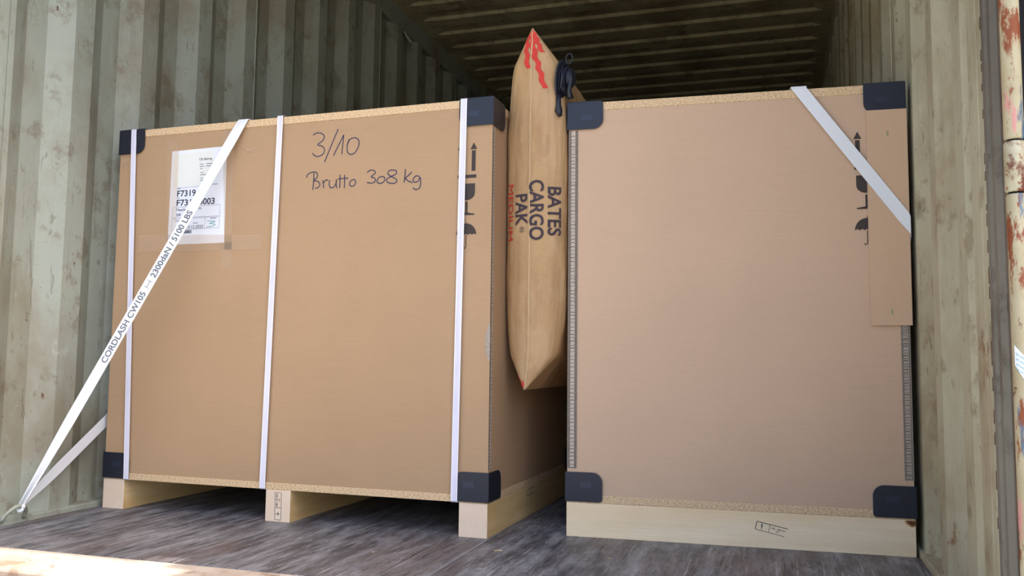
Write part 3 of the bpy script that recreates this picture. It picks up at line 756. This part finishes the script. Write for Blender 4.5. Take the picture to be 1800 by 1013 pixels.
# ------------------------------------------------------------------ inflated paper dunnage bag between the crates
ZB_, ZT_ = .379, 1.372
def bag_g(z):
    d = max(0., min(z-ZB_, ZT_-z))
    a = .72*d/.088; c = .72 + .28*(1-(1-min(1, max(0, d-.070)/.26))**2.2)
    return min(a, c)
YF, RY, HW = .658, .050, .0835
def bag_c(z):
    s = (z-ZB_)/(ZT_-ZB_); tip = 1.355+.014*s; return tip + (1.3735-tip)*min(1., bag_g(z)*1.1)
def bag_pt(th, z, off=0.):
    """front of the bag: th = -pi/2 left .. pi/2 right"""
    g_ = bag_g(z); nx, ny = math.sin(th), -math.cos(th)
    wr_ = .0030*g_*noise.noise(Vector((th*2.4, z*7, 1.3))) + .0016*g_*noise.noise(Vector((th*6, z*19, 7.1)))
    pinch = -.0075*g_*math.exp(-((th+.095)/.07)**2) + .004*g_*math.exp(-((th-.12)/.16)**2)
    return Vector((bag_c(z) + (HW*g_+.0012)*nx + (wr_+off)*nx, YF + RY*g_*(1+ny) + (wr_+pinch*-.4+off)*ny, z))
def bag_ring(z):
    g_ = bag_g(z); pts = [bag_pt(-math.pi/2 + math.pi*k/72, z) for k in range(73)]
    YB = 1.42
    ys = [YF+RY+.02+ (YB-YF-RY-.02)*k/14 for k in range(15)]
    c0 = bag_c(z)
    def side(y, s):
        xl, xr = 1.2835+.0246*(y-.58)+.005, 1.465-.0513*(y-.6885)-.005
        c = (xl+xr)/2; hw = (xr-xl)/2
        k_ = min(1, (y-YF-RY)/.15)
        return Vector(((c0*(1-k_)+(c+(c0-1.3735))*k_) + s*min(HW*g_+.0012, (hw if z < 1.165 else .09)*max(g_, .02)) + s*.0015*g_*noise.noise(Vector((y*9, z*9, s))), y, z))
    pts += [side(y, 1) for y in ys]
    pts += [side(y, -1) for y in ys[::-1]]
    return pts
BAG = empty('dunnage_bag', (1.37, .95, ZB_))
tag(BAG, 'inflated brown paper dunnage bag wedged between the two crates', 'dunnage bag')
o2 = BAG.location
zs = []
n = 64
for k in range(n+1):
    t_ = k/n; zs.append(ZB_ + (ZT_-ZB_)*(.5-.5*math.cos(math.pi*t_))*.55 + (ZT_-ZB_)*t_*.45)
b = B(); b.loft([[p-o2 for p in bag_ring(z)] for z in zs], True, True)
sk = b.build('paper_skin', 'kraft', BAG, 0, True)
bp = lambda th, z: bag_pt(th, z, .0016) - o2
b = B(); b.tube([bag_pt(-.095+.05*max(0, 1-bag_g(z)*1.4), z, -.0002) - o2 for z in zs[1:-1]], .0019, 6)
b.build('paper_seam', 'kraft_seam', sk, 0, True)
b = B()
b.text('BATES', (.490, .793, 1.03, .927), bp, .022, True, 1)
b.text('CARGO', (-.105, .782, .370, .946), bp, .022, True, 1)
b.text('PAK', (-.630, .823, -.160, .909), bp, .022, True, 1)
b.text('R', (-.415, .809, -.315, .815), bp, .01, True)
b.stroke([(-.365+.115*math.cos(a), .812+.0065*math.sin(a)) for a in [2*math.pi*k/16 for k in range(17)]], .0014, lambda a, z: bp(a, z))
b.build('dark_lettering', 'ink_bag', sk, fix=False)
b = B(); b.text('MEDIUM', (-1.12, .784, -.77, .940), bp, .0, True, 1); b.build('red_lettering', 'ink_red', sk, fix=False)
def wavy(pts, w0):
    b = B(); pts = smooth2(pts, 8); L, R = [], []
    for i, (a, z) in enumerate(pts):
        g_ = max(.15, bag_g(z)); wob = math.sin(i*.85)*.0026
        hw = w0/2*min(1, .35+i*.12)
        L.append(bp(a + (-hw+wob)/(HW*g_), z)); R.append(bp(a + (hw+wob)/(HW*g_), z))
    for i in range(len(pts)-1): b.face([L[i], L[i+1], R[i+1], R[i]])
    return b.build('red_stripe', 'ink_red', sk, fix=False)
wavy([(-.72,1.352), (-.58,1.328), (-.36,1.298), (-.20,1.258)], .014)
wavy([(-.10,1.366), (-.06,1.342), (.04,1.308), (.16,1.272), (.28,1.238), (.40,1.200)], .015)
wavy([(.40,1.360), (.42,1.342), (.46,1.324), (.52,1.302)], .013)
wavy([(-1.30,.418), (-1.25,.405), (-1.1,.394), (-.9,.384)], .011)
wavy([(-.42,.404), (-.45,.396), (-.50,.388)], .005)
# valve on the right cheek, near the top
VB = bag_pt(1.38, 1.226)                                       # flange lies on the paper, facing right and a little forward
VM = Matrix.Translation(VB - o2) @ Matrix.Rotation(math.radians(-12), 4, 'Z') @ Matrix.Rotation(math.radians(6), 4, 'Y')
def disc(b, x0, x1, ry, rz, cy=0., cz=0., n=28):
    b.loft([[VM @ Vector((x, cy+ry*k*math.cos(2*math.pi*i/n), cz+rz*k*math.sin(2*math.pi*i/n))) for i in range(n)] for x, k in ((x0, .94), (x0+.0015, 1), (x1-.0015, 1), (x1, .94))], True, True)
def vt(name, pts, r, n=8, caps=True):
    b = B(); b.tube([VM @ Vector(q) for q in pts], r, n, caps); return b.build(name, 'cap', val, 0, True)
vv = B(); disc(vv, -.003, .004, .044, .060); val = vv.build('valve', 'cap', BAG); val['label'] = 'black plastic inflation valve'
b = B(); disc(b, .004, .008, .036, .050); b.build('valve_step', 'cap', val)
b = B(); disc(b, .008, .019, .029, .040); b.build('valve_collar', 'cap', val)
b = B(); disc(b, .019, .031, .022, .026, cz=.008); b.build('valve_cap', 'cap', val)
vt('pull_ring', [(.020+.010*math.cos(a), -.012, .058+.014*math.sin(a)) for a in [2*math.pi*k/16 for k in range(17)]], .002, 6, False)
vt('valve_tab', [(.024, -.012, .030), (.033, -.014, .0), (.030, -.014, -.030), (.036, -.010, -.052)], [.006, .0055, .006, .010])
vt('valve_hook', [(.006, -.026, -.046), (.008, -.024, -.072), (.010, -.024, -.088), (.016, -.022, -.104)], [.007, .007, .011, .005])
vt('valve_lever', [(.012, -.030, .030), (.015, -.032, .0), (.013, -.031, -.030)], [.003, .004, .003], 6)

# ------------------------------------------------------------------ small chips of wood on the floor
for i, (x, y, a, lab) in enumerate(((1.352, .46, .5, 'pale wood chip on the floor between the two crates'), (1.62, .47, 1.1, 'tiny pale wood chip on the floor before the unlabelled crate'), (1.08, .34, 2.0, 'tiny pale wood chip on the floor before the labelled crate'))):
    s = (.011, .006, .006)[i]
    b = B(); b.prism([(-s, 0, 0), (s*.6, -s*.35, 0), (s, s*.1, 0), (-s*.3, s*.4, 0)], (0, 0, .0016))
    o = b.build('wood_chip', 'chip'); o.location = (x, y, 0.0002); o.rotation_euler = (0, 0, a); tag(o, lab, 'wood chip', 'wood chips')
